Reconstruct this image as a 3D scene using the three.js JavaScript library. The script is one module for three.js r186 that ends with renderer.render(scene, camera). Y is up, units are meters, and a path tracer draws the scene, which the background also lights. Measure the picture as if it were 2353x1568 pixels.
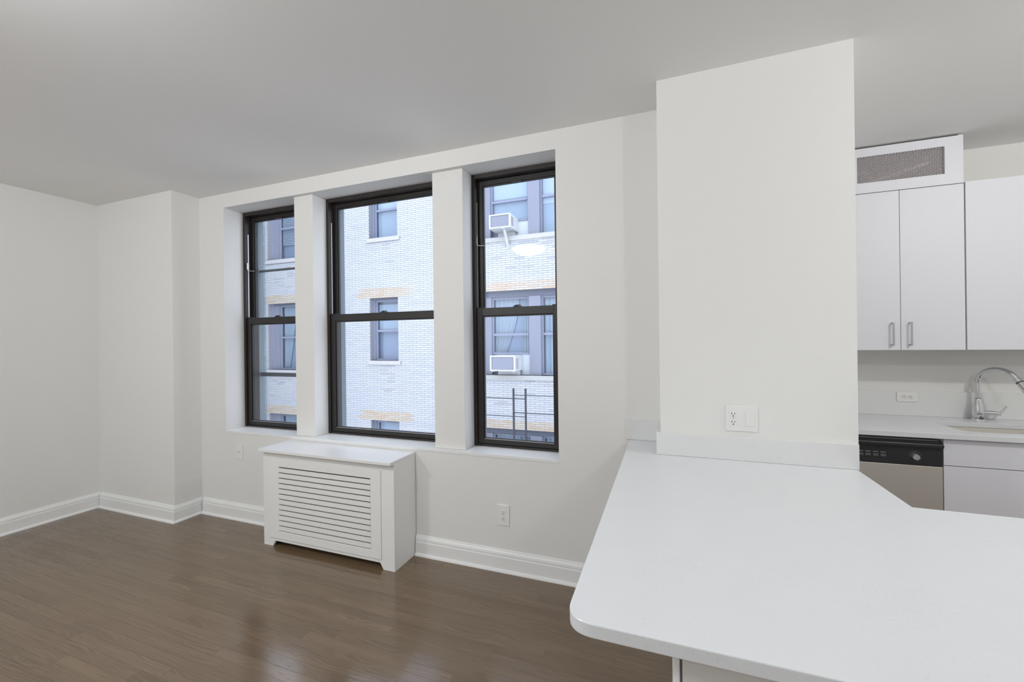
import * as THREE from 'three';
import { RoundedBoxGeometry } from 'three/addons/geometries/RoundedBoxGeometry.js';
import { mergeGeometries } from 'three/addons/utils/BufferGeometryUtils.js';
import { ImprovedNoise } from 'three/addons/math/ImprovedNoise.js';

// ---------------------------------------------------------------- camera, sky, exposure
const scene = new THREE.Scene();
const camera = new THREE.PerspectiveCamera(78.776, 2353 / 1568, 0.05, 120);
const R = THREE.MathUtils.degToRad;
camera.rotation.order = 'YXZ';
camera.position.set(0, 1.49, 2.504);
camera.rotation.set(R(0.024), R(20.373), R(-0.689));
scene.background = new THREE.Color().setRGB(0.87, 0.945, 1.10);      // even overcast sky above the courtyard
scene.backgroundIntensity = 2.12;
const renderer = new THREE.WebGLRenderer({ antialias: true });
renderer.toneMapping = THREE.LinearToneMapping;
renderer.toneMappingExposure = 1.10;
renderer.shadowMap.enabled = true;
const LAMPS = [                                                      // x, z, candela, colour, label
  [-1.75, 2.43, 4.1, [0.975, 0.99, 1], 'round flush ceiling lamp mirrored in the rightmost window pane'],
  [-3.35, 4.05, 4.4, [0.975, 0.99, 1], 'added unseen fill lamp at the rear left of the living room'],  // no such fitting known; added to brighten the left wall
  [1.58, 2.62, 1.45, [0.975, 0.99, 1], 'round flush ceiling lamp above the breakfast bar end of the room'],
  [2.25, 0.75, 2.6, [1, 0.98, 0.94], 'added unseen fill lamp at the open end of the kitchen'],  // assumed fitting, added to raise the brightness around the kitchen
];

// ---------------------------------------------------------------- helpers
let seed = 7;
const rnd = () => { seed = (seed * 1664525 + 1013904223) >>> 0; return seed / 4294967296; };
const noise = new ImprovedNoise();
const used = new Map();
function numbered(n) {
  const k = used.get(n) ?? 0; used.set(n, k + 1);
  return k ? `${n}_${String(k).padStart(3, '0')}` : n;
}
const lin = (r, g, b) => new THREE.Color().setRGB(r, g, b);
const M = (r, g, b, roughness = 0.6, extra = {}) => new THREE.MeshStandardMaterial({ color: lin(r, g, b), roughness, ...extra });
function boxUV(g) {                                                  // uv in metres, from the side each face points to
  g = g.index ? g.toNonIndexed() : g;
  const p = g.attributes.position, n = g.attributes.normal, uv = new Float32Array(p.count * 2);
  for (let i = 0; i < p.count; i++) {
    const ax = Math.abs(n.getX(i)), ay = Math.abs(n.getY(i)), az = Math.abs(n.getZ(i));
    const [u, v] = ay >= ax && ay >= az ? [p.getX(i), p.getZ(i)] : ax >= az ? [p.getZ(i), p.getY(i)] : [p.getX(i), p.getY(i)];
    uv[2 * i] = u; uv[2 * i + 1] = v;
  }
  g.setAttribute('uv', new THREE.BufferAttribute(uv, 2));
  return g;
}
const bx = (x0, x1, y0, y1, z0, z1) => boxUV(new THREE.BoxGeometry(x1 - x0, y1 - y0, z1 - z0).translate((x0 + x1) / 2, (y0 + y1) / 2, (z0 + z1) / 2));
const rb = (x0, x1, y0, y1, z0, z1, r = 0.002, s = 2) => boxUV(new RoundedBoxGeometry(x1 - x0, y1 - y0, z1 - z0, s, r).translate((x0 + x1) / 2, (y0 + y1) / 2, (z0 + z1) / 2));
const cyl = (a, b, r0, r1 = r0, seg = 20) => {                       // cylinder from point a to point b
  const A = new THREE.Vector3(...a), B = new THREE.Vector3(...b), d = B.clone().sub(A);
  return new THREE.CylinderGeometry(r1, r0, d.length(), seg).applyQuaternion(new THREE.Quaternion().setFromUnitVectors(new THREE.Vector3(0, 1, 0), d.normalize())).translate((A.x + B.x) / 2, (A.y + B.y) / 2, (A.z + B.z) / 2).toNonIndexed();
};
const tube = (pts, r, seg = 60) => new THREE.TubeGeometry(new THREE.CatmullRomCurve3(pts.map((p) => new THREE.Vector3(...p))), seg, r, 16).toNonIndexed();
function shapeOf(pts, holes = []) {
  const s = new THREE.Shape(pts.map((p) => new THREE.Vector2(...p)));
  for (const h of holes) s.holes.push(new THREE.Path(h.map((p) => new THREE.Vector2(...p))));
  return s;
}
const rect = (x0, x1, y0, y1) => [[x0, y0], [x1, y0], [x1, y1], [x0, y1]];
const slabXY = (pts, holes, z0, z1, bevel = 0) => boxUV(new THREE.ExtrudeGeometry(shapeOf(pts, holes), { depth: z1 - z0 - 2 * bevel, bevelEnabled: bevel > 0, bevelSize: bevel, bevelThickness: bevel, bevelOffset: -bevel, bevelSegments: 2, curveSegments: 12 }).translate(0, 0, z0 + bevel));
const slabXZ = (shape, y0, y1, bevel = 0) => boxUV(new THREE.ExtrudeGeometry(shape, { depth: y1 - y0 - 2 * bevel, bevelEnabled: bevel > 0, bevelSize: bevel, bevelThickness: bevel, bevelOffset: -bevel, bevelSegments: 3, curveSegments: 16 }).rotateX(Math.PI / 2).translate(0, y1 - bevel, 0));
const merge = (gs) => {
  gs = [gs].flat();
  if (gs.length === 1) return gs[0];
  return mergeGeometries(gs.map((g) => { g = g.index ? g.toNonIndexed() : g; for (const k of Object.keys(g.attributes)) if (!['position', 'normal', 'uv'].includes(k)) g.deleteAttribute(k); return g; }));
};
const at = new THREE.Vector3();
function obj(name, geos, mat, parent = scene) {                      // geometry is given in world metres
  const g = merge(geos);
  const m = new THREE.Mesh(g, mat);
  m.castShadow = m.receiveShadow = true;
  m.name = parent === scene ? numbered(name) : name;
  if (parent !== scene) { parent.updateWorldMatrix(true, false); at.setFromMatrixPosition(parent.matrixWorld); if (at.lengthSq()) g.translate(-at.x, -at.y, -at.z); }
  parent.add(m);
  return m;
}
function tag(o, label, category, more = {}) { Object.assign(o.userData, { label, category }, more); return o; }
function thing(name, label, category, pos = [0, 0, 0], more = {}) {
  const o = new THREE.Group(); o.name = numbered(name); o.position.set(...pos); scene.add(o);
  return tag(o, label, category, more);
}
const S = { kind: 'structure' };

// ---------------------------------------------------------------- textures
function dataTex(w, h, f, srgb = false) {
  const d = new Uint8Array(w * h * 4);
  for (let j = 0; j < h; j++) for (let i = 0; i < w; i++) {
    const c = f(i / w, j / h), o = 4 * (j * w + i);
    const [r, g, b] = Array.isArray(c) ? c : [c, c, c];
    d[o] = Math.max(0, Math.min(255, r * 255)); d[o + 1] = Math.max(0, Math.min(255, g * 255)); d[o + 2] = Math.max(0, Math.min(255, b * 255)); d[o + 3] = 255;
  }
  const t = new THREE.DataTexture(d, w, h);
  t.wrapS = t.wrapT = THREE.RepeatWrapping; t.magFilter = THREE.LinearFilter; t.minFilter = THREE.LinearMipmapLinearFilter; t.generateMipmaps = true;
  if (srgb) t.colorSpace = THREE.SRGBColorSpace;
  t.needsUpdate = true;
  return t;
}
// noise that repeats with period 1 in u and v
function per(u, v, fu, fv, z) {
  const a = u * fu, b = v * fv, n = (x, y) => noise.noise(x, y, z);
  const su = u * u * (3 - 2 * u), sv = v * v * (3 - 2 * v);
  const lo = n(a, b) * (1 - su) + n(a - fu, b) * su, hi = n(a, b - fv) * (1 - su) + n(a - fu, b - fv) * su;
  return lo * (1 - sv) + hi * sv;
}
// oak: 2 m along the grain by 0.5 m across
const oakHeight = (u, v) => {
  const warp = per(u, v, 9, 9, 3.1) * 0.075 + per(u, v, 4, 5, 8.2) * 0.06;
  const rings = Math.sin((v + warp) * 2 * Math.PI * 34) * 0.5 + 0.5;
  const streak = per(u, v, 9, 150, 1.7), fine = per(u, v, 28, 260, 5.5), broad = per(u, v, 4, 14, 9.9);
  return { tone: 0.80 + 0.15 * broad + 0.20 * streak + 0.08 * fine + 0.24 * (rings ** 2 - 0.4) * Math.max(0, 0.35 + 1.3 * per(u, v, 5, 9, 12.3)), pore: Math.max(0, per(u, v, 42, 330, 21.7) - 0.22) };
};
const oakTex = dataTex(1024, 1024, (u, v) => { const o = oakHeight(u, v), t = Math.max(0.3, o.tone - 0.55 * o.pore); return [t, t * 0.985, t * 0.96]; });
const oakBump = dataTex(1024, 1024, (u, v) => { const o = oakHeight(u, v); return 0.6 + 0.35 * (o.tone - 0.8) - 0.9 * o.pore; });
oakTex.repeat.set(0.5, 2); oakBump.repeat.set(0.5, 2);
const plasterTex = dataTex(512, 512, (u, v) => 0.5 + 0.25 * per(u, v, 9, 9, 2.2) + 0.22 * per(u, v, 40, 40, 4.4) + 0.2 * per(u, v, 120, 120, 6.4));
plasterTex.repeat.set(0.8, 0.8);
const quartzTex = dataTex(512, 512, (u, v) => { const s = per(u, v, 70, 70, 7.3), b = per(u, v, 5, 5, 1.3); const t = 0.965 + 0.015 * b - (s > 0.42 ? 0.05 : 0) + (s < -0.45 ? 0.03 : 0); return [t, t, t]; });
quartzTex.repeat.set(2.2, 2.2);
const steelTex = dataTex(512, 256, (u, v) => 0.5 + 0.5 * per(u, v, 3, 120, 3.3));

// ---------------------------------------------------------------- materials
const wallPaint = M(0.83, 0.828, 0.812, 0.62, { bumpMap: plasterTex, bumpScale: 0.0006 });
const ceilingPaint = M(0.935, 0.933, 0.925, 0.8, { bumpMap: plasterTex, bumpScale: 0.0002 });
const trimPaint = M(0.89, 0.90, 0.90, 0.38);
const sillPaint = M(0.86, 0.868, 0.875, 0.32);
const coverPaint = M(0.89, 0.90, 0.89, 0.42);
const blackMetal = M(0.018, 0.016, 0.015, 0.42);
const brownMetal = M(0.022, 0.016, 0.014, 0.45);
const casingPaint = M(0.20, 0.25, 0.28, 0.6);
const silver = M(0.62, 0.63, 0.63, 0.35, { metalness: 0.8 });
const whitePlastic = M(0.86, 0.858, 0.845, 0.35);
const slotDark = M(0.05, 0.05, 0.05, 0.7);
const glass = new THREE.MeshPhysicalMaterial({ color: lin(0.97, 0.985, 1), roughness: 0.0, transmission: 1, thickness: 0, ior: 1.5 });
const quartz = M(0.795, 0.82, 0.855, 0.24, { map: quartzTex });
const quartzWall = M(0.83, 0.84, 0.84, 0.3, { map: quartzTex });
const lacquer = M(0.79, 0.80, 0.865, 0.5);
const carcass = M(0.70, 0.70, 0.71, 0.5);
const nickel = M(0.60, 0.60, 0.60, 0.28, { metalness: 1 });
const chrome = M(0.72, 0.73, 0.75, 0.12, { metalness: 1 });
const steel = M(0.62, 0.59, 0.55, 0.5, { metalness: 0.55, bumpMap: steelTex, bumpScale: 0.0001 });
const blackPlastic = M(0.025, 0.027, 0.03, 0.28);
const subfloorMat = M(0.03, 0.024, 0.018, 0.9);
const oaks = [[0.216, 0.147, 0.088], [0.204, 0.138, 0.081], [0.226, 0.155, 0.094], [0.190, 0.128, 0.075], [0.218, 0.150, 0.091], [0.209, 0.142, 0.085]]
  .map((c) => new THREE.MeshPhysicalMaterial({ color: lin(...c), roughness: 0.15, ior: 1.8, map: oakTex, bumpMap: oakBump, bumpScale: 0.0004 }));

// ---------------------------------------------------------------- room shell
const CEIL = 2.795, XL = -4.945, XR = 3.6, ZB = 5.2, ZK = -1.34, KX = 0.86;
const HEAD = 2.675, SILL = 0.75, OX0 = -3.578, OX1 = -0.630, WT = 0.36;

// floor: strip oak laid parallel to the window wall
{
  const floor = thing('floor', 'dark stained oak strip floor running parallel to the windows', 'floor', [0, 0, 0], S);
  obj('subfloor', [bx(XL - 0.12, XR + 0.12, -0.12, -0.016, -WT, ZB + 0.1), bx(KX - 0.1, XR + 0.12, -0.12, -0.016, ZK - 0.1, -WT)], subfloorMat, floor);
  const W = 0.0572, T = 0.015, rest = oaks.map(() => []);
  let single = 0;
  for (let z0 = -0.002, row = 0; z0 < ZB; z0 += W, row++) {
    let x = XL - rnd() * 1.2;
    while (x < XR) {
      const L = 0.45 + rnd() * 1.25, a = Math.max(x, XL), b = Math.min(x + L, XR);
      const k = Math.floor(rnd() * oaks.length), du = rnd() * 2, dv = rnd() * 0.5, lift = rnd() * 0.0002;
      x += L;
      if (b - a < 0.02) continue;
      const g = rb(a + 0.0002, b - 0.0002, -T, -0.0004 + lift, z0 + 0.0002, Math.min(z0 + W, ZB) - 0.0002, 0.0004, 1);
      const uv = g.attributes.uv;
      for (let i = 0; i < uv.count; i++) uv.setXY(i, uv.getX(i) + du, uv.getY(i) + dv);
      if (single < 280 && z0 < 1.75 && a < 0.05) { obj('plank', g, oaks[k], floor); single++; } else rest[k].push(g);
    }
  }
  for (let z0 = -0.002 - W; z0 > ZK - 0.06; z0 -= W) rest[Math.floor(rnd() * 6)].push(bx(KX, XR, -T, -0.0004, z0 + 0.0004, z0 + W - 0.0004));
  const gs = rest.map(merge), g = mergeGeometries(gs, true);
  const more = obj('plank_field', g, oaks, floor);
  more.userData.kind = 'stuff';
}
tag(obj('ceiling', slabXZ(shapeOf([[XL - 0.12, -WT], [KX - 0.12, -WT], [KX - 0.12, ZK - 0.12], [XR + 0.12, ZK - 0.12], [XR + 0.12, ZB + 0.12], [XL - 0.12, ZB + 0.12]]), CEIL, CEIL + 0.2), ceilingPaint), 'flat white painted ceiling over the living room and kitchen', 'ceiling', S);
tag(obj('wall_left', bx(XL - 0.12, XL, -0.12, CEIL, -WT, ZB + 0.12), wallPaint), 'plain white wall at the left edge of the room', 'wall', S);
tag(obj('wall_right', bx(XR, XR + 0.12, -0.12, CEIL, ZK - 0.12, ZB + 0.12), wallPaint), 'plain white wall beyond the kitchen on the right', 'wall', S);
tag(obj('wall_front', bx(XL - 0.12, XR + 0.12, -0.12, CEIL, ZB, ZB + 0.12), wallPaint), 'plain white wall behind the photographer', 'wall', S);
tag(obj('wall_back', slabXY(rect(XL, KX, -0.12, CEIL), [rect(OX0, OX1, SILL - 0.02, HEAD).reverse()], -WT, 0), wallPaint), 'white window wall with a deep opening for three windows', 'wall', S);
tag(obj('wall_pier', bx(XL, -3.888, 0, CEIL, 0, 0.222), wallPaint), 'shallow white pier in the left corner beside the windows', 'pier', S);
tag(obj('wall_column', bx(-0.033, 0.781, 0, CEIL, 0, 0.28), wallPaint), 'wide white column standing between window wall and kitchen', 'column', S);
tag(obj('wall_kitchen_left', bx(KX - 0.12, KX, -0.12, CEIL, ZK - 0.12, -WT), wallPaint), 'white end wall of the kitchen hidden behind the column', 'wall', S);
tag(obj('wall_kitchen_back', bx(KX, XR, -0.12, CEIL, ZK - 0.12, ZK), wallPaint), 'cream white wall behind the kitchen sink and cabinets', 'wall', S);

// posts between the windows, sill board
tag(obj('trim_1', rb(-2.808, -2.614, SILL, HEAD, -0.34, -0.034, 0.004), wallPaint), 'white post between the narrow left window and the wide window', 'post', S);
tag(obj('trim_2', rb(-1.526, -1.289, SILL, HEAD, -0.34, -0.034, 0.004), wallPaint), 'white post between the wide window and the right window', 'post', S);
tag(obj('trim_3', rb(OX0, OX1, SILL - 0.02, SILL, -0.34, 0.003, 0.0015), sillPaint), 'long white painted window sill under all three windows', 'sill', S);

// baseboards: moulded profile swept along each wall
function baseboard(name, label, path) {
  const prof = [[0, 0], [0.030, 0], [0.030, 0.006], [0.026, 0.015], [0.018, 0.020], [0.018, 0.094], [0.0135, 0.098], [0.0150, 0.101], [0.0150, 0.112], [0.0120, 0.122], [0.0065, 0.131], [0.0048, 0.138], [0, 0.140]];
  const pos = [], P = path.map((p) => new THREE.Vector2(...p)), off = P.map((p, i) => {
    const d0 = i ? p.clone().sub(P[i - 1]).normalize() : null, d1 = i < P.length - 1 ? P[i + 1].clone().sub(p).normalize() : null;
    const n0 = d0 && new THREE.Vector2(-d0.y, d0.x), n1 = d1 && new THREE.Vector2(-d1.y, d1.x);
    if (!n0 || !n1) return n0 ?? n1;
    const m = n0.clone().add(n1).normalize(); return m.multiplyScalar(1 / m.dot(n0));
  });
  const pt = (i, k) => [P[i].x + off[i].x * prof[k][0], prof[k][1], P[i].y + off[i].y * prof[k][0]];
  for (let i = 0; i < P.length - 1; i++) for (let k = 0; k < prof.length - 1; k++) {
    const a = pt(i, k), b = pt(i + 1, k), c = pt(i + 1, k + 1), d = pt(i, k + 1);
    pos.push(...a, ...b, ...c, ...a, ...c, ...d);
  }
  for (const [i, flip] of [[0, 1], [P.length - 1, 0]]) for (let k = 1; k < prof.length - 1; k++) {
    const t = [pt(i, 0), pt(i, k), pt(i, k + 1)]; if (flip) t.reverse(); pos.push(...t.flat());
  }
  const g = new THREE.BufferGeometry(); g.setAttribute('position', new THREE.Float32BufferAttribute(pos, 3)); g.computeVertexNormals();
  g.setAttribute('uv', new THREE.Float32BufferAttribute(new Float32Array(pos.length / 3 * 2), 2));
  tag(obj(name, g, trimPaint), label, 'baseboard', S);
}
baseboard('baseboard_left', 'white moulded baseboard along the left wall', [[XL, ZB], [XL, 0.222]].map(([x, z]) => [x, z]));
baseboard('baseboard_pier', 'white moulded baseboard wrapping the corner pier', [[XL + 0.03, 0.222], [-3.888, 0.222], [-3.888, 0.0]]);
baseboard('baseboard_back', 'short white baseboard between corner pier and radiator cover', [[-3.858, 0], [-2.832, 0]]);
baseboard('baseboard_window', 'white moulded baseboard from radiator cover to the countertop', [[-1.664, 0], [-0.036, 0]]);

// ---------------------------------------------------------------- windows
function makeWindow(n, label, x0, x1, bars) {
  const w = thing(`window_${n}`, label, 'window', [(x0 + x1) / 2, SILL, -0.24], S);
  const y0 = SILL + 0.004, y1 = HEAD, F = 0.024, zf = -0.172;
  obj('frame', [bx(x0, x0 + F, y0, y1, -0.30, zf), bx(x1 - F, x1, y0, y1, -0.30, zf), bx(x0 + F, x1 - F, y1 - F - 0.006, y1, -0.30, zf), bx(x0 + F, x1 - F, y0, y0 + 0.012, -0.30, zf - 0.004),
    bx(x0 + F, x0 + F + 0.007, y0 + 0.012, y1 - F - 0.006, -0.2265, -0.2215), bx(x1 - F - 0.007, x1 - F, y0 + 0.012, y1 - F - 0.006, -0.2265, -0.2215)], brownMetal, w);
  const a = x0 + F, b = x1 - F, mid = 1.671, midTop = 1.727;
  const sash = (name, za, zb, ya, yb, st, bot, top) => {
    const s = obj(name, [rb(a + 0.001, a + st, ya, yb, za, zb, 0.003), rb(b - st, b - 0.001, ya, yb, za, zb, 0.003), rb(a + st - 0.003, b - st + 0.003, ya, ya + bot, za, zb, 0.003), rb(a + st - 0.003, b - st + 0.003, yb - top, yb, za, zb, 0.003)], blackMetal, w);
    const zm = (za + zb) / 2, e = 0.008;                             // glazing bead, stepped in from the sash face
    obj('glazing_bead', [bx(a + st, b - st, ya + bot, ya + bot + e, zm - 0.008, zm + 0.008), bx(a + st, b - st, yb - top - e, yb - top, zm - 0.008, zm + 0.008), bx(a + st, a + st + e, ya + bot + e, yb - top - e, zm - 0.008, zm + 0.008), bx(b - st - e, b - st, ya + bot + e, yb - top - e, zm - 0.008, zm + 0.008)], blackMetal, s);
    const pg = new THREE.PlaneGeometry(b - a - 2 * st - e, yb - ya - bot - top - e).translate((a + b) / 2, (ya + bot + yb - top) / 2, zm);
    obj('pane', pg, glass, s);
    return s;
  };
  sash('upper_sash', -0.263, -0.229, mid, y1 - F - 0.007, 0.034, 0.05, 0.034);
  const low = sash('lower_sash', -0.219, -0.184, y0 + 0.013, midTop, 0.044, 0.034, midTop - mid);
  obj('bead_highlight', bx(a + 0.05, b - 0.05, y0 + 0.048, y0 + 0.0505, -0.1925, -0.1835), silver, low);  // silver strip standing in for the highlight along the lower bead
  obj('outer_casing', [bx(x0 - 0.003, x0 + 0.010, y0, y1, -0.365, -0.3005), bx(x1 - 0.010, x1 + 0.003, y0, y1, -0.365, -0.3005), bx(x0 + 0.010, x1 - 0.010, y1 - 0.010, y1 - 0.0005, -0.365, -0.3005)], casingPaint, w);
  const c = (x0 + x1) / 2;
  const lock = obj('sash_lock', [cyl([c - 0.012, midTop, -0.203], [c - 0.012, midTop + 0.012, -0.203], 0.013), rb(c - 0.03, c + 0.03, midTop, midTop + 0.006, -0.216, -0.19, 0.002), rb(c - 0.014, c + 0.022, midTop + 0.009, midTop + 0.015, -0.209, -0.197, 0.002)], blackMetal, w);
  obj('track', bx(x0 + F, x0 + F + 0.004, midTop + 0.004, y1 - 0.19, -0.205, -0.197), silver, w);
  obj('finger_pull', rb(c - 0.045, c + 0.035, y1 - 0.078, y1 - 0.064, -0.232, -0.219, 0.003), blackMetal, w);
  for (const s of [-1, 1]) obj('tilt_latch', rb(s < 0 ? a + 0.004 : b - 0.054, s < 0 ? a + 0.054 : b - 0.004, midTop, midTop + 0.007, -0.212, -0.192, 0.002), blackMetal, w);
  for (const [y, t] of bars ?? []) obj('guard_bar', rb(x0 + 0.010, x1 - 0.010, y - t / 2, y + t / 2, -0.345, -0.325, 0.002), M(0.10, 0.11, 0.14, 0.5), w);
  return w;
}
const W1 = makeWindow(1, 'narrow black double-hung window nearest the corner pier', OX0 + 0.004, -2.810, [[2.172, 0.02], [1.208, 0.036]]);
makeWindow(2, 'wide black double-hung window above the radiator cover', -2.612, -1.528);
const W3 = makeWindow(3, 'black double-hung window on the right showing the fire escape', -1.287, OX1 - 0.004);
obj('contact_sensor', rb(-3.545, -3.531, 2.165, 2.225, -0.196, -0.181, 0.003), whitePlastic, W1);
obj('sensor_wire', tube([[-3.537, 2.175, -0.186], [-3.537, 2.160, -0.188], [-3.524, 2.155, -0.20], [-3.50, 2.155, -0.224]], 0.0016, 20), whitePlastic, W1);
obj('sensor_wire', tube([[-1.256, 2.24, -0.188], [-1.256, 2.185, -0.188], [-1.25, 2.176, -0.19], [-1.215, 2.178, -0.224]], 0.0022, 24), whitePlastic, W3);

// ---------------------------------------------------------------- radiator cover
{
  const x0 = -2.828, x1 = -1.668, zf = 0.247, H = 0.70, t = thing('radiator_cover', 'white painted radiator cover with slotted front below the wide window', 'radiator cover', [(x0 + x1) / 2, 0, 0.12]);
  const px0 = -2.766, px1 = -1.768, pz0 = 0.060, pz1 = 0.650;        // removable front panel
  const foot = 0.088, cut = 0.042;
  obj('front_frame', slabXY([[x0, 0], [x0 + foot, 0], [x0 + foot + 0.026, cut], [x1 - foot - 0.026, cut], [x1 - foot, 0], [x1, 0], [x1, H], [x0, H]], [rect(px0, px1, pz0, pz1).reverse()], zf - 0.019, zf), coverPaint, t);
  for (const [a, b] of [[x0, x0 + 0.019], [x1 - 0.019, x1]]) obj('side_panel', bx(a, b, 0, H, 0.002, zf - 0.0195), coverPaint, t);
  obj('top_board', rb(x0 - 0.004, x1 + 0.004, H, H + 0.02, 0.002, 0.292, 0.002), sillPaint, t);
  const sx0 = -2.672, sx1 = -1.852, sy0 = 0.122, pitch = 0.0387, gap = 0.0062;
  const panel = obj('front_panel', slabXY(rect(px0 + 0.0015, px1 - 0.0015, pz0 + 0.003, pz1 - 0.001), [rect(sx0, sx1, sy0 - gap / 2, sy0 + 12 * pitch + gap / 2).reverse()], zf - 0.014, zf + 0.006, 0.003), coverPaint, t);
  for (let k = 0; k < 12; k++) obj('slat', rb(sx0 + 0.0002, sx1 - 0.0002, sy0 + k * pitch + gap / 2, sy0 + (k + 1) * pitch - gap / 2, zf + 0.0005, zf + 0.006, 0.001, 1), coverPaint, panel);
  obj('shade_sheet', bx(x0 + 0.02, x1 - 0.02, 0.003, H - 0.001, 0.12, 0.124), M(0.03, 0.028, 0.026, 0.9), t);  // near-black sheet put in for the shade inside the cover
}

// ---------------------------------------------------------------- outlets
function plate(name, label, cat, x, y, z, w, h, build, horizontal = false) {
  const t = thing(name, label, cat, [x, y, z]);
  obj('cover_plate', rb(x - w / 2, x + w / 2, y - h / 2, y + h / 2, z + 0.0002, z + 0.006, 0.0025), whitePlastic, t);
  build(t, x, y, z + 0.006);
  return t;
}
function duplex(t, x, y, z, horizontal) {
  for (const s of [-1, 1]) {
    const [cx, cy] = horizontal ? [x + s * 0.0195, y] : [x, y + s * 0.0195], hw = horizontal ? 0.0145 : 0.0165, hh = horizontal ? 0.0165 : 0.0145;
    const r = obj('receptacle', rb(cx - hw, cx + hw, cy - hh, cy + hh, z - 0.003, z + 0.002, 0.004), whitePlastic, t);
    const sl = (dx, dy, w, h) => horizontal ? bx(cx + dy - h / 2, cx + dy + h / 2, cy - dx - w / 2, cy - dx + w / 2, z + 0.0018, z + 0.0024) : bx(cx + dx - w / 2, cx + dx + w / 2, cy + dy - h / 2, cy + dy + h / 2, z + 0.0018, z + 0.0024);
    obj('slot', [sl(-0.006, 0.004, 0.0026, 0.009), sl(0.006, 0.004, 0.0026, 0.0075), sl(0, -0.0075, 0.005, 0.005)], slotDark, r);
  }
  obj('screw', cyl([x, y, z - 0.001], [x, y, z + 0.0012], 0.003, 0.003, 12), silver, t);
}
plate('wall_outlet', 'white duplex outlet low on the window wall right of the radiator cover', 'outlet', -1.003, 0.362, 0, 0.086, 0.134, duplex);
plate('cable_jack', 'white jack plate on the wall left of the radiator cover', 'jack plate', -3.411, 0.577, 0, 0.078, 0.128, (t, x, y, z) => {
  obj('jack', [rb(x - 0.011, x + 0.011, y - 0.016, y + 0.016, z - 0.002, z + 0.002, 0.002)], whitePlastic, t);
  obj('socket', [cyl([x - 0.004, y + 0.004, z], [x - 0.004, y + 0.004, z + 0.006], 0.0048, 0.0048, 12)], nickel, t);
});
plate('wall_outlet', 'white double-gang outlet and switch plate on the column above the countertop', 'outlet', 0.330, 1.110, 0.28, 0.136, 0.120, (t, x, y, z) => {
  duplex(t, x - 0.036, y, z);
  obj('rocker', rb(x + 0.018, x + 0.052, y - 0.034, y + 0.034, z - 0.002, z + 0.003, 0.002), whitePlastic, t);
});

// ---------------------------------------------------------------- peninsula
const CT = 0.914;
{
  const s = new THREE.Shape(), r = 0.062;
  // counter outline in (x, z)
  s.moveTo(-0.205, 0.001); s.lineTo(-0.205, 1.66 - r); s.quadraticCurveTo(-0.205, 1.66, -0.205 + r, 1.66); s.lineTo(2.10, 1.66); s.lineTo(2.10, 0.722);
  s.lineTo(0.772, 0.722); s.lineTo(0.772, 0.281); s.lineTo(-0.034, 0.281); s.lineTo(-0.034, 0.001); s.lineTo(-0.205, 0.001);
  tag(obj('peninsula_countertop', slabXZ(s, CT - 0.030, CT, 0.003), quartz), 'white quartz breakfast bar countertop with a rounded corner', 'countertop');
  const t = thing('breakfast_bar_cabinet', 'white base cabinet under the breakfast bar countertop', 'cabinet', [1.04, 0, 1.2]);
  obj('body', [bx(0.018, 2.06, 0, CT - 0.0305, 0.76, 1.615), bx(0.018, 0.74, 0, CT - 0.0305, 0.285, 0.76)], lacquer, t);
  obj('front_panel', rb(0.022, 2.06, 0.002, CT - 0.0305, 1.6155, 1.634, 0.001), M(0.74, 0.735, 0.72, 0.5), t);
  obj('corner_bead', rb(0.004, 0.0175, 0, CT - 0.0305, 1.60, 1.637, 0.003), trimPaint, t);
  const b = thing('peninsula_backsplash', 'low white quartz backsplash wrapped around the foot of the column', 'backsplash', [0.36, CT, 0.29]);
  obj('front_strip', rb(-0.052, 0.777, CT + 0.0005, CT + 0.110, 0.2805, 0.300, 0.0015), quartzWall, b);
  obj('side_strip', rb(-0.052, -0.0335, CT + 0.0005, CT + 0.110, 0.0205, 0.280, 0.0015), quartzWall, b);
  obj('wall_strip', rb(-0.222, -0.0335, CT + 0.0005, CT + 0.110, 0.0005, 0.020, 0.0015), quartzWall, b);
}

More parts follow.
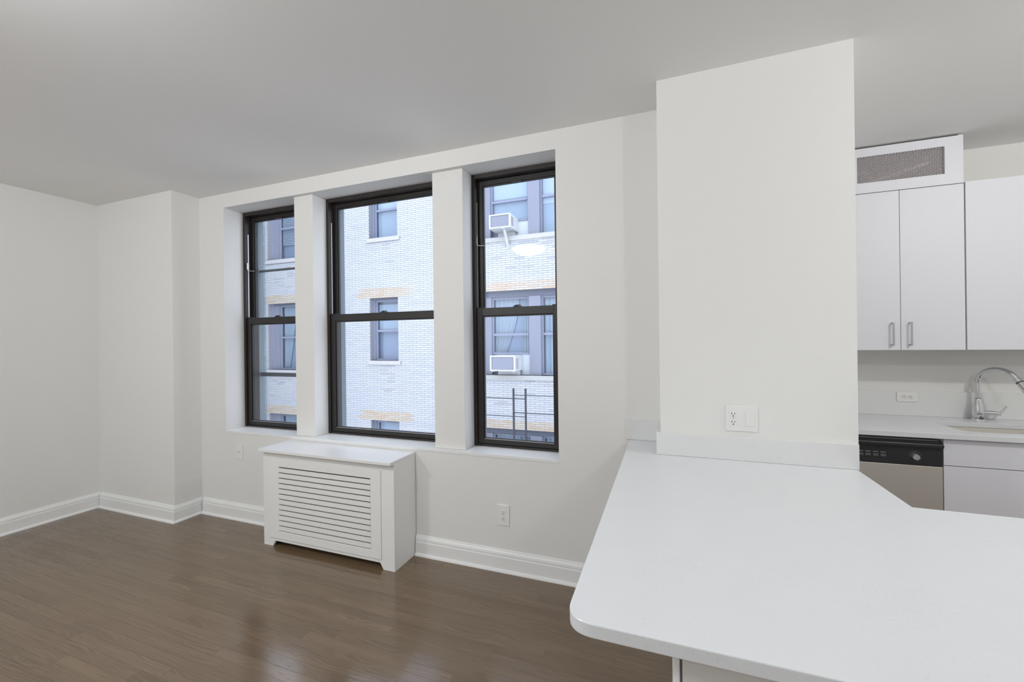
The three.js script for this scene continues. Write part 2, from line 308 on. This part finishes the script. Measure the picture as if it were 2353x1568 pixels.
// ---------------------------------------------------------------- kitchen
const KF = -0.673;                                                  // front of the kitchen worktop
{
  const rounded = (x0, x1, z0, z1, r, P = new THREE.Path()) => {
    P.moveTo(x0 + r, z0); P.lineTo(x1 - r, z0); P.quadraticCurveTo(x1, z0, x1, z0 + r); P.lineTo(x1, z1 - r); P.quadraticCurveTo(x1, z1, x1 - r, z1); P.lineTo(x0 + r, z1); P.quadraticCurveTo(x0, z1, x0, z1 - r); P.lineTo(x0, z0 + r); P.quadraticCurveTo(x0, z0, x0 + r, z0);
    return P;
  };
  const s = shapeOf(rect(KX + 0.001, XR - 0.001, ZK + 0.001, KF));
  s.holes.push(rounded(1.675, 2.38, -1.135, -0.785, 0.10));
  tag(obj('kitchen_countertop', slabXZ(s, CT - 0.032, CT, 0.0025), quartz), 'white quartz kitchen worktop cut out for the undermount sink', 'countertop');
  // undermount basin
  const basin = thing('sink', 'cream undermount sink basin let into the kitchen worktop', 'sink', [2.03, 0.7, -0.96]);
  const ring = rounded(1.655, 2.40, -1.155, -0.765, 0.11, new THREE.Shape()); ring.holes.push(rounded(1.672, 2.383, -1.138, -0.782, 0.10));
  const basinMat = M(0.72, 0.69, 0.64, 0.25);
  obj('wall', slabXZ(ring, CT - 0.21, CT - 0.0335), basinMat, basin);
  obj('bottom', slabXZ(rounded(1.655, 2.40, -1.155, -0.765, 0.11, new THREE.Shape()), CT - 0.225, CT - 0.2105), basinMat, basin);
  obj('drain', cyl([2.03, CT - 0.2105, -0.96], [2.03, CT - 0.206, -0.96], 0.042, 0.042, 24), chrome, basin);

  tag(obj('kitchen_backsplash', rb(KX + 0.001, XR - 0.001, CT + 0.0005, 1.095, ZK + 0.0005, ZK + 0.02, 0.0015), quartzWall), 'white quartz splash strip behind the kitchen sink', 'backsplash');
  plate('wall_outlet', 'white horizontal outlet on the splash strip left of the faucet', 'outlet', 1.632, 1.052, ZK + 0.02, 0.122, 0.07, (t, x, y, z) => duplex(t, x, y, z, true), true);

  // faucet
  const f = thing('kitchen_faucet', 'chrome pull-down gooseneck faucet behind the sink', 'faucet', [1.983, CT, -1.25]);
  obj('base_ring', cyl([1.983, CT + 0.0003, -1.25], [1.983, CT + 0.012, -1.25], 0.034, 0.032, 28), chrome, f);
  const prof = [[0.0001, 0.012], [0.030, 0.012], [0.031, 0.05], [0.029, 0.085], [0.022, 0.118], [0.0175, 0.142], [0.0165, 0.152], [0.0001, 0.152]].map((p) => new THREE.Vector2(...p));
  obj('body', new THREE.LatheGeometry(prof, 28).translate(1.983, CT, -1.25), chrome, f);
  const arc = [[1.983, 1.06, -1.25], [1.983, 1.12, -1.25], [1.983, 1.175, -1.25]];
  for (let i = 1; i <= 8; i++) { const a = Math.PI * (1 - i / 8 * 0.86), q = 0.5 + 0.5 * Math.cos(a); arc.push([1.983 + 0.088 * q, 1.175 + 0.093 * Math.sin(a), -1.25 + 0.20 * q]); }
  obj('spout', tube(arc, 0.0135), chrome, f);
  const e = arc[arc.length - 1], e0 = arc[arc.length - 2], d = new THREE.Vector3(e[0] - e0[0], e[1] - e0[1], e[2] - e0[2]).normalize();
  const along = (k) => [e[0] + d.x * k, e[1] + d.y * k, e[2] + d.z * k];
  const head = obj('spray_head', [cyl(along(-0.004), along(0.03), 0.016, 0.018), cyl(along(0.03), along(0.10), 0.0185, 0.026)], chrome, f);
  obj('spray_collar', cyl(along(0.026), along(0.034), 0.0195), M(0.08, 0.08, 0.085, 0.4), head);
  obj('spray_face', cyl(along(0.0985), along(0.104), 0.023), M(0.08, 0.08, 0.085, 0.4), head);
  obj('lever', [cyl([2.006, 0.968, -1.25], [2.070, 0.966, -1.25], 0.0145), cyl([2.066, 0.966, -1.25], [2.096, 0.962, -1.25], 0.011), tube([[2.090, 0.963, -1.25], [2.104, 0.976, -1.25], [2.128, 1.014, -1.25]], 0.0062, 16)], chrome, f);
  obj('seat_plug', cyl([1.985, 0.932, -1.222], [1.985, 0.932, -1.214], 0.009, 0.009, 16), M(0.12, 0.12, 0.12, 0.4), f);

  // dishwasher
  const dx0 = 0.927, dx1 = 1.531, dz = -0.697, dw = thing('dishwasher', 'stainless dishwasher with black control panel below the worktop', 'dishwasher', [1.229, 0, -1.0]);
  obj('tub', bx(dx0 + 0.004, dx1 - 0.004, 0.10, 0.862, ZK + 0.02, dz - 0.03), carcass, dw);
  obj('door', rb(dx0, dx1, 0.10, 0.709, dz - 0.028, dz, 0.003), steel, dw);
  const cp = obj('control_panel', rb(dx0, dx1, 0.711, 0.858, dz - 0.028, dz, 0.004), blackPlastic, dw);
  obj('handle_lip', rb(dx0, dx1, 0.822, 0.848, dz - 0.004, dz + 0.022, 0.008, 4), blackPlastic, cp);
  const knob = obj('dial_knob', [cyl([1.400, 0.764, dz], [1.400, 0.764, dz + 0.022], 0.020, 0.017, 28)], silver, dw);
  obj('dial_ring', new THREE.TorusGeometry(0.030, 0.0018, 8, 36).translate(1.400, 0.764, dz + 0.001), M(0.12, 0.12, 0.125, 0.4), knob);
  for (let i = 0; i < 4; i++) obj('button', rb(1.118 + i * 0.038, 1.148 + i * 0.038, 0.750, 0.766, dz - 0.002, dz + 0.004, 0.003), M(0.10, 0.10, 0.11, 0.35), cp);
  for (let i = 0; i < 4; i++) obj('printed_mark', bx(1.120 + i * 0.038, 1.146 + i * 0.038, 0.776, 0.780, dz, dz + 0.0004), M(0.32, 0.32, 0.33, 0.5), cp);
  obj('kick_plate', bx(dx0, dx1, 0.005, 0.098, dz - 0.06, dz - 0.04), blackPlastic, dw);

  // base units right of the dishwasher
  function baseUnit(x0, x1, label) {
    const t = thing('base_cabinet', label, 'cabinet', [(x0 + x1) / 2, 0, -1.0]);
    obj('body', [bx(x0, x0 + 0.018, 0.10, 0.88, ZK + 0.003, -0.72), bx(x1 - 0.018, x1, 0.10, 0.88, ZK + 0.003, -0.72), bx(x0 + 0.018, x1 - 0.018, 0.10, 0.118, ZK + 0.003, -0.72)], carcass, t);
    obj('drawer_front', rb(x0 + 0.0015, x1 - 0.0015, 0.7225, 0.876, -0.7195, -0.699, 0.0015), lacquer, t);
    const m = (x0 + x1) / 2;
    for (const [a, b] of [[x0, m], [m, x1]]) obj('door', rb(a + 0.0015, b - 0.0015, 0.105, 0.7185, -0.7195, -0.699, 0.0015), lacquer, t);
    obj('kick_plate', bx(x0, x1, 0.004, 0.098, -0.775, -0.76), carcass, t);
  }
  baseUnit(1.5345, 2.44, 'white sink base cabinet with drawer front right of the dishwasher');
  baseUnit(2.442, 3.597, 'white base cabinet in the far right kitchen corner');
  const fl = thing('filler_panel', 'narrow white filler panel left of the dishwasher', 'panel', [0.893, 0, -0.71]);
  obj('panel', rb(KX + 0.001, 0.924, 0.10, 0.88, -0.7195, -0.699, 0.0015), lacquer, fl);
  obj('kick_plate', bx(KX + 0.001, 0.924, 0.002, 0.098, -0.775, -0.76), carcass, fl);

  // wall cabinet with grille above
  const ux = -1.01, c1 = thing('wall_cabinet', 'white two-door wall cabinet topped by a metal mesh vent', 'cabinet', [1.47, 1.4, -1.17]);
  const u0 = 1.14, u1 = 1.803, um = 1.4725, b0 = 1.398, gY = 2.472, gT = 2.783;
  obj('body', [bx(u0, u0 + 0.018, b0, CEIL - 0.001, ZK + 0.001, ux - 0.021), bx(u1 - 0.018, u1, b0, CEIL - 0.001, ZK + 0.001, ux - 0.021), bx(u0 + 0.018, u1 - 0.018, b0, b0 + 0.018, ZK + 0.001, ux - 0.021), bx(u0 + 0.018, u1 - 0.018, gY - 0.02, gY - 0.002, ZK + 0.001, ux - 0.021), bx(u0 + 0.018, u1 - 0.018, b0 + 0.018, CEIL - 0.001, ZK + 0.001, ZK + 0.006)], carcass, c1);
  const pull = (x, door) => obj('handle', [rb(x - 0.005, x + 0.005, 1.428, 1.588, ux + 0.022, ux + 0.030, 0.002), bx(x - 0.004, x + 0.004, 1.430, 1.440, ux, ux + 0.023), bx(x - 0.004, x + 0.004, 1.576, 1.586, ux, ux + 0.023)], nickel, door);
  for (const [a, b, hx] of [[u0, um, 1.424], [um, u1, 1.519]]) pull(hx, obj('door', rb(a + 0.0015, b - 0.0015, b0 + 0.001, gY - 0.002, ux - 0.02, ux, 0.0015), lacquer, c1));
  const gx0 = 1.245, gx1 = 1.709, gy0 = 2.545, gy1 = 2.724;
  const gp = obj('vent_panel', slabXY(rect(u0 + 0.0015, u1 - 0.0015, gY + 0.002, gT), [rect(gx0, gx1, gy0, gy1).reverse()], ux - 0.02, ux, 0.001), lacquer, c1);
  const wires = [], pit = 0.0165;
  for (const sgn of [-1, 1]) for (let c = -0.4; c < 0.9; c += pit) {
    const pts = [];                                                   // clip the line y - gy0 = sgn * 0.62 (x - gx0 - c) to the opening
    const k = 0.62 * sgn;
    let xa = gx0, xb = gx1;
    const yAt = (x) => (sgn > 0 ? gy0 : gy1) + k * (x - gx0 - c);
    const xFor = (y) => gx0 + c + (y - (sgn > 0 ? gy0 : gy1)) / k;
    xa = Math.max(xa, Math.min(xFor(gy0), xFor(gy1))); xb = Math.min(xb, Math.max(xFor(gy0), xFor(gy1)));
    if (xb - xa < 0.004) continue;
    wires.push(cyl([xa, yAt(xa), ux - 0.017 + sgn * 0.0008], [xb, yAt(xb), ux - 0.017 + sgn * 0.0008], 0.0026, 0.0026, 5));
  }
  const ms = obj('vent_mesh', wires, M(0.50, 0.47, 0.48, 0.45, { metalness: 0.35 }), gp); ms.userData.kind = 'stuff';
  obj('duct', cyl([u0 + 0.05, 2.545, -1.19], [u1 - 0.02, 2.70, -1.19], 0.075, 0.075, 28), M(0.62, 0.61, 0.61, 0.3, { metalness: 0.9 }), c1);
  const fp = thing('filler_panel', 'narrow white filler panel left of the wall cabinet', 'panel', [1.0, 1.4, -1.02]);
  obj('panel', rb(KX + 0.001, u0 - 0.002, b0, CEIL - 0.001, ux - 0.02, ux, 0.0015), lacquer, fp);

  const c2 = thing('wall_cabinet', 'white plain wall cabinet above the faucet', 'cabinet', [2.2, 1.4, -1.17]);
  const v0 = 1.8075, v1 = 2.60, vt = 2.481;
  obj('body', [bx(v0, v0 + 0.018, b0, vt, ZK + 0.001, ux - 0.021), bx(v1 - 0.018, v1, b0, vt, ZK + 0.001, ux - 0.021), bx(v0 + 0.018, v1 - 0.018, b0, b0 + 0.018, ZK + 0.001, ux - 0.021), bx(v0 + 0.018, v1 - 0.018, vt - 0.018, vt, ZK + 0.001, ux - 0.021)], carcass, c2);
  for (const [a, b, hx] of [[v0, (v0 + v1) / 2, v0 + 0.345], [(v0 + v1) / 2, v1, v0 + 0.448]]) pull(hx, obj('door', rb(a + 0.0015, b - 0.0015, b0 + 0.001, vt - 0.001, ux - 0.02, ux, 0.0015), lacquer, c2));
}

// ---------------------------------------------------------------- ceiling lamps
for (const [x, z, cd, col, label] of LAMPS) {
  const t = thing('ceiling_lamp', label, 'lamp', [x, CEIL, z]);
  obj('rim', new THREE.LatheGeometry([[0.05, 0], [0.245, 0], [0.248, -0.012], [0.244, -0.034], [0.232, -0.036], [0.230, -0.006], [0.05, -0.006]].map((p) => new THREE.Vector2(...p)), 48).translate(x, CEIL - 0.0005, z), M(0.75, 0.75, 0.74, 0.35), t);
  const dome = [];
  for (let i = 0; i <= 10; i++) { const a = i / 10 * Math.PI / 2; dome.push(new THREE.Vector2(Math.max(0.0005, 0.228 * Math.cos(a)), -0.032 - 0.100 * Math.sin(a))); }
  const g = M(0.85, 0.85, 0.83, 0.4, { emissive: lin(...col), emissiveIntensity: 9 });
  obj('lamp_diffuser', new THREE.LatheGeometry(dome, 48).translate(x, CEIL, z), g, t);
  const L = new THREE.PointLight(lin(...col), cd, 0, 2);
  L.position.set(0, -0.098, 0); L.shadow.radius = 1.5; L.castShadow = true; t.add(L);
}

// ---------------------------------------------------------------- courtyard: the building opposite
const FZ = -6.9, lintelShadow = M(0.15, 0.17, 0.23, 0.6);  // dark tone for the window heads, with the lintel shadow painted in
const hazedSash = M(0.27, 0.30, 0.40, 0.5), palePaint = M(0.265, 0.28, 0.355, 0.5), stone = M(0.56, 0.55, 0.545, 0.6);  // sash tone paled to blue-grey, the courtyard haze mixed into it
const shadeBlue = M(0.31, 0.39, 0.48, 0.7), shadePale = M(0.41, 0.50, 0.57, 0.7), roomGrey = M(0.25, 0.31, 0.42, 0.9), netting = M(0.33, 0.40, 0.47, 0.85), ledge = M(0.50, 0.50, 0.49, 0.7);  // blind, curtain and room tones carry the sky reflection and haze on the panes
{
  const PITCH = 3.36, C = PITCH / 64, Y0 = -3.95, Y1 = 8.0, X0 = -11.63, X1 = 2.6;
  const openings = [];                                               // kind, x0, x1, y0, y1
  for (const k of [-1, 0, 1]) {
    openings.push({ kind: 'small', k, x0: -7.668, x1: -6.752, y0: 1.0 + k * PITCH, y1: 2.742 + k * PITCH });
    openings.push({ kind: 'pair', k, x0: -11.50, x1: -9.20, y0: 0.70 + k * PITCH, y1: 2.742 + k * PITCH });
    openings.push({ kind: 'wide', k, x0: -4.36, x1: -1.42, y0: 0.665 + k * PITCH, y1: 2.722 + k * PITCH });
  }
  const b = thing('apartment_building', 'pale glazed brick apartment building across the courtyard', 'building', [X0, Y0, FZ]);
  obj('wall', slabXY(rect(X0, X1, Y0, Y1), openings.map((o) => rect(o.x0, o.x1, o.y0, o.y1).reverse()), FZ - 0.34, FZ - 0.006), M(0.30, 0.31, 0.35, 0.9), b);
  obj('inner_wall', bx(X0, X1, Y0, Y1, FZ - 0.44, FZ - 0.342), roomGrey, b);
  // bricks, running bond, cut at the openings
  const whites = [[0.575, 0.59, 0.615], [0.556, 0.573, 0.606], [0.588, 0.60, 0.615], [0.538, 0.558, 0.598], [0.58, 0.575, 0.575]].map((c) => M(...c, 0.42));
  const tans = [[0.60, 0.50, 0.39], [0.60, 0.535, 0.45], [0.59, 0.465, 0.34]].map((c) => M(...c, 0.5));
  const dirty = [[0.46, 0.475, 0.505], [0.50, 0.50, 0.505]].map((c) => M(...c, 0.6));
  const mats = [...whites, ...tans, ...dirty], rest = mats.map(() => []);
  const cand = [];
  const L = 0.232, J = 0.007, JH = 0.0095, shared = new THREE.BoxGeometry(L - J, C - JH, 0.03);
  for (let r = 0; Y0 + (r + 1) * C <= Y1; r++) {
    const ya = Y0 + r * C, yc = ya + C / 2;
    const cuts = openings.filter((o) => yc > o.y0 - 0.12 && yc < o.y1).map((o) => yc < o.y0 ? [o.x0 - 0.08, o.x1 + 0.08] : [o.x0, o.x1]).sort((p, q) => p[0] - q[0]);
    let a = X0; const spans = [];
    for (const [p, q] of cuts) { spans.push([a, p]); a = q; } spans.push([a, X1]);
    for (const [p, q] of spans) {
      const off = (r % 2) * L / 2;
      for (let i = Math.floor((p - X0 - off) / L); X0 + off + i * L < q; i++) {
        const xa = Math.max(p, X0 + off + i * L), xb = Math.min(q, X0 + off + (i + 1) * L);
        if (xb - xa < 0.035) continue;
        const xc = (xa + xb) / 2;
        // repaired lintel courses and dirty runs below sills, as seen
        const lint = openings.find((o) => { const e = o.kind === 'small' ? 0.40 : 0.05, up = yc - o.y1; return up > 0 && up < (o.kind === 'wide' ? 0.19 : 0.25) && xc > o.x0 - e + up * 0.35 * (o.kind === 'small') && xc < o.x1 + e - up * 0.35 * (o.kind === 'small'); });
        const under = openings.find((o) => { const dn = o.y0 - 0.11 - yc; return dn > 0 && dn < 0.75 && Math.abs(xc - (o.x0 + o.x1) / 2 - 0.12) < (o.kind === 'small' ? 0.17 : 1.2); });
        let m = rnd() < 0.06 ? 4 : Math.floor(rnd() * 4);
        if (lint) m = 5 + (rnd() < 0.5 ? 1 : rnd() < 0.75 ? 0 : 2);
        else if (under && rnd() < (under.kind === 'small' ? 0.35 : 0.10)) m = 8 + Math.floor(rnd() * 2);
        const out = (rnd() - 0.5) * 0.003, full = xb - xa > L - 0.001;
        cand.push({ xc, yc, w: xb - xa - J, m, out, full });
      }
    }
  }
  // the bricks that show largest through the right-hand window are parts of their own
  const near = (c) => (c.xc > -4.45 && c.xc < -2.25 && ((c.yc > 2.7 && c.yc < 3.92) || (c.yc > -0.6 && c.yc < 0.57))) ? 0 : 1;
  let single = 0;
  for (const c of cand) {
    if (!near(c) && single < 300) {
      const g = c.full ? shared : new THREE.BoxGeometry(c.w, C - JH, 0.03);
      const m = new THREE.Mesh(g, mats[c.m]); m.name = 'brick'; m.castShadow = m.receiveShadow = true;
      m.position.set(c.xc - X0, c.yc - Y0, -0.015 + c.out); b.add(m); single++;
    } else rest[c.m].push(new THREE.BoxGeometry(c.w, C - JH, 0.03).toNonIndexed().translate(c.xc, c.yc, FZ - 0.015 + c.out));
  }
  const keep = mats.map((m, i) => i).filter((i) => rest[i].length);
  const field = obj('brick_field', mergeGeometries(keep.map((i) => merge(rest[i])), true), keep.map((i) => mats[i]), b);
  field.userData.kind = 'stuff';

  // windows
  const zg = FZ - 0.20;                                              // plane of the sashes
  const wavy = (x0, x1, y0, y1, z, n, amp, swag = 0) => {            // hanging curtain; swag pulls the free edge aside towards the bottom
    const NX = 40, NY = 14, pos = [], idx = [];
    for (let j = 0; j <= NY; j++) for (let i = 0; i <= NX; i++) {
      const u = i / NX, v = j / NY, wdt = (x1 - x0) * (1 - swag * (1 - v) ** 1.6);
      pos.push(x0 + u * wdt, y0 + v * (y1 - y0), z + amp * Math.sin(u * n * 2 * Math.PI));
    }
    for (let j = 0; j < NY; j++) for (let i = 0; i < NX; i++) { const q = j * (NX + 1) + i; idx.push(q, q + 1, q + NX + 2, q, q + NX + 2, q + NX + 1); }
    const g = new THREE.BufferGeometry(); g.setAttribute('position', new THREE.Float32BufferAttribute(pos, 3)); g.setIndex(idx); g.computeVertexNormals();
    g.setAttribute('uv', new THREE.Float32BufferAttribute(new Float32Array(pos.length / 3 * 2), 2));
    return g.toNonIndexed();
  };
  const glassOut = new THREE.MeshPhysicalMaterial({ color: lin(0.94, 0.97, 1), roughness: 0.02, transmission: 1, thickness: 0, ior: 1.5 });
  function doubleHung(win, x0, x1, y0, y1, o = {}) {
    const f = 0.045, mid = o.mid ?? (y0 + y1) / 2, P = o.paint ?? hazedSash;
    obj('sash', [bx(x0, x0 + f, y0, y1, zg - 0.04, zg), bx(x1 - f, x1, y0, y1, zg - 0.04, zg), bx(x0 + f, x1 - f, y1 - f, y1, zg - 0.04, zg), bx(x0 + f, x1 - f, y0, y0 + f, zg - 0.03, zg + 0.01), bx(x0 + f, x1 - f, mid - 0.028, mid + 0.028, zg - 0.04, zg + 0.012)], P, win);
    for (const [a, c] of [[y0 + f, mid - 0.028], [mid + 0.028, y1 - f]]) obj('pane', new THREE.PlaneGeometry(x1 - x0 - 2 * f, c - a).translate((x0 + x1) / 2, (a + c) / 2, zg - 0.02), glassOut, win);
    const ix0 = x0 + f, ix1 = x1 - f;
    for (const [kind, v0, v1] of o.fill ?? []) {
      const a = y0 + (y1 - y0) * v0, c = y0 + (y1 - y0) * v1;
      if (kind === 'blind') obj('roller_blind', bx(ix0, ix1, a, c, zg - 0.085, zg - 0.080), shadeBlue, win);
      if (kind === 'pale') obj('roller_blind', bx(ix0, ix1, a, c, zg - 0.075, zg - 0.070), shadePale, win);
      if (kind === 'slats') for (let y = a; y < c - 0.02; y += 0.05) obj('slat', bx(ix0, ix1, y, y + 0.034, zg - 0.085, zg - 0.078), netting, win);
      if (kind === 'curtain') obj('curtain', wavy(ix0, ix1, a, c, zg - 0.11, 7, 0.02), netting, win);
      if (kind === 'swag') { obj('curtain', wavy(ix0, ix0 + (ix1 - ix0) * 0.70, a, c, zg - 0.11, 5, 0.02, 0.55), netting, win); obj('curtain', wavy(ix1 - (ix1 - ix0) * 0.22, ix1, a, c, zg - 0.11, 3, 0.02), netting, win); }
    }
  }
  for (const o of openings) {
    const { x0, x1, y0, y1, k } = o;
    const sillSlab = obj('sill', rb(x0 - 0.08, x1 + 0.08, y0 - 0.115, y0, FZ - 0.20, FZ + 0.045, 0.012), o.kind === 'wide' ? ledge : stone, b);
    const win = new THREE.Group(); win.name = 'window'; win.position.set(0, 0, 0); b.add(win); win.position.set((x0 + x1) / 2 - X0, y0 - Y0, 0);
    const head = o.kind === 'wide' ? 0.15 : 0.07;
    obj('jamb', [bx(x0, x0 + 0.05, y0, y1, zg - 0.06, zg + 0.05), bx(x1 - 0.05, x1, y0, y1, zg - 0.06, zg + 0.05)], hazedSash, win);
    obj('shaded_head', bx(x0 + 0.05, x1 - 0.05, y1 - head, y1, zg - 0.06, zg + 0.05), lintelShadow, win);  // head coloured dark as the shadow band below the lintel
    if (o.kind === 'small') doubleHung(win, x0 + 0.05, x1 - 0.05, y0 + 0.002, y1 - head, { mid: (y0 + y1) / 2 - (k === 0 ? 0.05 : 0.06), fill: k === 1 ? [['pale', 0.5, 1], ['blind', 0.02, 0.5]] : k === 0 ? [['blind', 0.47, 0.93]] : [['blind', 0.02, 1]] });
    if (o.kind === 'pair') {
      obj('mullion', [bx(-10.47, -10.23, y0, y1 - head, zg - 0.06, zg + 0.07), bx(x0 + 0.05, -11.22, y0, y1 - head, zg - 0.05, zg + 0.04), bx(-9.48, x1 - 0.05, y0, y1 - head, zg - 0.05, zg + 0.04)], palePaint, win);
      for (const [a, c] of [[-11.22, -10.47], [-10.23, -9.48]]) doubleHung(win, a, c, y0 + 0.002, y1 - head, { fill: k === 1 ? [['slats', 0.25, 0.98]] : [['swag', 0.03, 0.98]] });
    }
    if (o.kind === 'wide') {
      obj('mullion', [bx(-3.085, -2.80, y0, y1 - head, zg - 0.06, zg + 0.09), bx(x0 + 0.05, -4.09, y0, y1 - head, zg - 0.05, zg + 0.05), bx(-1.75, x1 - 0.05, y0, y1 - head, zg - 0.05, zg + 0.05)], palePaint, win);
      for (const [a, c, left] of [[-4.09, -3.085, true], [-2.80, -1.75, false]]) {
        const low = left && k >= 0 ? (k ? 0.40 : 0.50) : 0.002;      // left sash is raised over the cooler
        doubleHung(win, a, c, y0 + low, y1 - head, { mid: y0 + (k === 1 ? 0.93 : 0.99), fill: k === 1 ? [['pale', 0.40, 1], ['blind', 0.0, 0.40]] : left ? [['swag', 0.02, 0.98]] : [['curtain', 0.02, 0.98]] });
        if (low > 0.1) obj('filler_board', bx(k ? -3.44 : -3.34, c, y0, y0 + low - 0.002, zg - 0.03, zg - 0.01), M(0.66, 0.72, 0.76, 0.6), win);
      }
    }
  }
  // window coolers
  function cooler(label, x0, x1, y0, y1, zf, bracket) {
    const t = thing('air_conditioner', label, 'air conditioner', [(x0 + x1) / 2, y0, zf - 0.25]);
    const shell = M(0.66, 0.67, 0.68, 0.5), zb = zg - 0.02;
    obj('housing', [bx(x0, x0 + 0.02, y0, y1, zb, zf - 0.012), bx(x1 - 0.02, x1, y0, y1, zb, zf - 0.012), bx(x0 + 0.02, x1 - 0.02, y1 - 0.02, y1, zb, zf - 0.012), bx(x0 + 0.02, x1 - 0.02, y0, y0 + 0.02, zb, zf - 0.012)], shell, t);
    const e = 0.042;
    obj('face_frame', slabXY(rect(x0, x1, y0, y1), [rect(x0 + e, x1 - e, y0 + e * 0.8, y1 - e * 0.8).reverse()], zf - 0.012, zf, 0.003), shell, t);
    const grill = obj('coil_grille', bx(x0 + e, x1 - e, y0 + e * 0.8, y1 - e * 0.8, zf - 0.030, zf - 0.022), M(0.36, 0.38, 0.46, 0.6), t);
    for (let y = y0 + e; y < y1 - e; y += 0.016) obj('fin', bx(x0 + e, x1 - e, y, y + 0.005, zf - 0.022, zf - 0.015), M(0.40, 0.42, 0.50, 0.6), grill);
    for (let i = 0; i < 7; i++) obj('side_vent', bx(x1, x1 + 0.002, y0 + 0.06 + i * (y1 - y0 - 0.12) / 7, y0 + 0.075 + i * (y1 - y0 - 0.12) / 7, zf - 0.20, zf - 0.06), M(0.20, 0.21, 0.26, 0.7), t);
    obj('support_bracket', bracket(zf), M(0.62, 0.63, 0.65, 0.5), t);
    return t;
  }
  // sized so that the faces stand clear of the wall on their sills
  cooler('white window air conditioner on an angled bracket in the upper window opposite', -3.905, -3.365, 4.150, 4.480, FZ + 0.36, (zf) => [
    bx(-3.60, -3.52, 4.130, 4.149, FZ + 0.0, zf - 0.02), cyl([-3.56, 4.14, zf - 0.10], [-3.56, 3.78, FZ + 0.02], 0.036, 0.036, 6), bx(-3.61, -3.51, 3.72, 3.82, FZ, FZ + 0.02), bx(-3.86, -3.42, 4.029, 4.149, FZ - 0.15, FZ - 0.10)]);
  cooler('white window air conditioner with louvred side in the lower window opposite', -3.925, -3.285, 0.790, 1.155, FZ + 0.36, (zf) => [
    bx(-3.89, -3.86, 0.765, 0.789, FZ - 0.1, zf - 0.02), bx(-3.35, -3.32, 0.765, 0.789, FZ - 0.1, zf - 0.02), bx(-3.89, -3.32, 0.668, 0.765, FZ - 0.12, FZ - 0.08)]);

  // wing at the left: larger grey-green blocks
  const wing = thing('side_wing', 'grey green block wing meeting the brick building at its left end', 'building', [X0, Y0, FZ]);
  obj('wall', bx(X0 - 0.35, X0 - 0.005, Y0, Y1, FZ - 0.34, -1.6), M(0.22, 0.26, 0.28, 0.9), wing);
  const bm = [[0.28, 0.36, 0.39], [0.32, 0.40, 0.44], [0.25, 0.32, 0.35]].map((c) => M(...c, 0.7)), bh = 0.149;
  for (let r = 0; Y0 + (r + 1) * bh < Y1; r++) {
    const cut = r % 2 ? 0.18 : 0.34;
    for (const [a, c] of [[FZ, FZ + cut], [FZ + cut, FZ + cut + 0.42]]) obj('block', bx(X0 - 0.06, X0 + (rnd() * 0.008), Y0 + r * bh + 0.005, Y0 + (r + 1) * bh - 0.005, a + 0.005, c - 0.005), bm[Math.floor(rnd() * 3)], wing);
  }
  const dp = thing('downpipe', 'pale vertical downpipe on the grey green side wing', 'pipe', [X0 + 0.05, Y0, FZ + 0.46]);
  obj('pipe', cyl([X0 + 0.06, Y0, FZ + 0.43], [X0 + 0.06, Y1, FZ + 0.43], 0.045, 0.045, 14), M(0.19, 0.23, 0.26, 0.6), dp);
  for (let y = Y0 + 0.6; y < Y1; y += 1.9) obj('collar', cyl([X0 + 0.06, y, FZ + 0.43], [X0 + 0.06, y + 0.06, FZ + 0.43], 0.051, 0.051, 14), M(0.19, 0.23, 0.26, 0.6), dp);

  // fire escape
  const iron = M(0.035, 0.04, 0.06, 0.5), fe = thing('fire_escape', 'dark iron fire escape railing and ladder in the courtyard', 'fire escape', [-3, -1.25, -6.2]);
  const z = -5.7, bar = (x0, x1, y, t = 0.014) => bx(x0, x1, y - t / 2, y + t / 2, z - 0.01, z + 0.01);
  obj('platform', bx(-4.7, -1.1, -1.25, -1.21, FZ + 0.048, z + 0.02), iron, fe);
  for (const x of [-3.018, -2.752]) obj('ladder_stile', rb(x - 0.02, x + 0.02, -1.21, 0.50, z + 0.012, z + 0.035, 0.003), iron, fe);
  for (const y of [0.283, -0.094, -0.470, -0.85]) obj('rail', bar(-4.7, -2.74, y), iron, fe);
  for (const y of [0.357, -0.014, -0.390, -0.77]) obj('rail', bar(-3.03, -1.1, y), iron, fe);
  for (const x of [-4.69, -1.11]) obj('post', bx(x - 0.02, x + 0.02, -1.21, 0.37, z - 0.02, z + 0.02), iron, fe);
  for (const x of [-4.6, -1.2]) obj('bracket', cyl([x, -2.1, FZ + 0.07], [x, -1.25, z - 0.1], 0.02, 0.02, 8), iron, fe);
}
tag(obj('courtyard_ground', bx(-14, 6, -4.05, -3.95, -7.3, -0.37), M(0.55, 0.55, 0.54, 0.9)), 'pale paved ground of the courtyard below the windows', 'ground', S);

renderer.render(scene, camera);
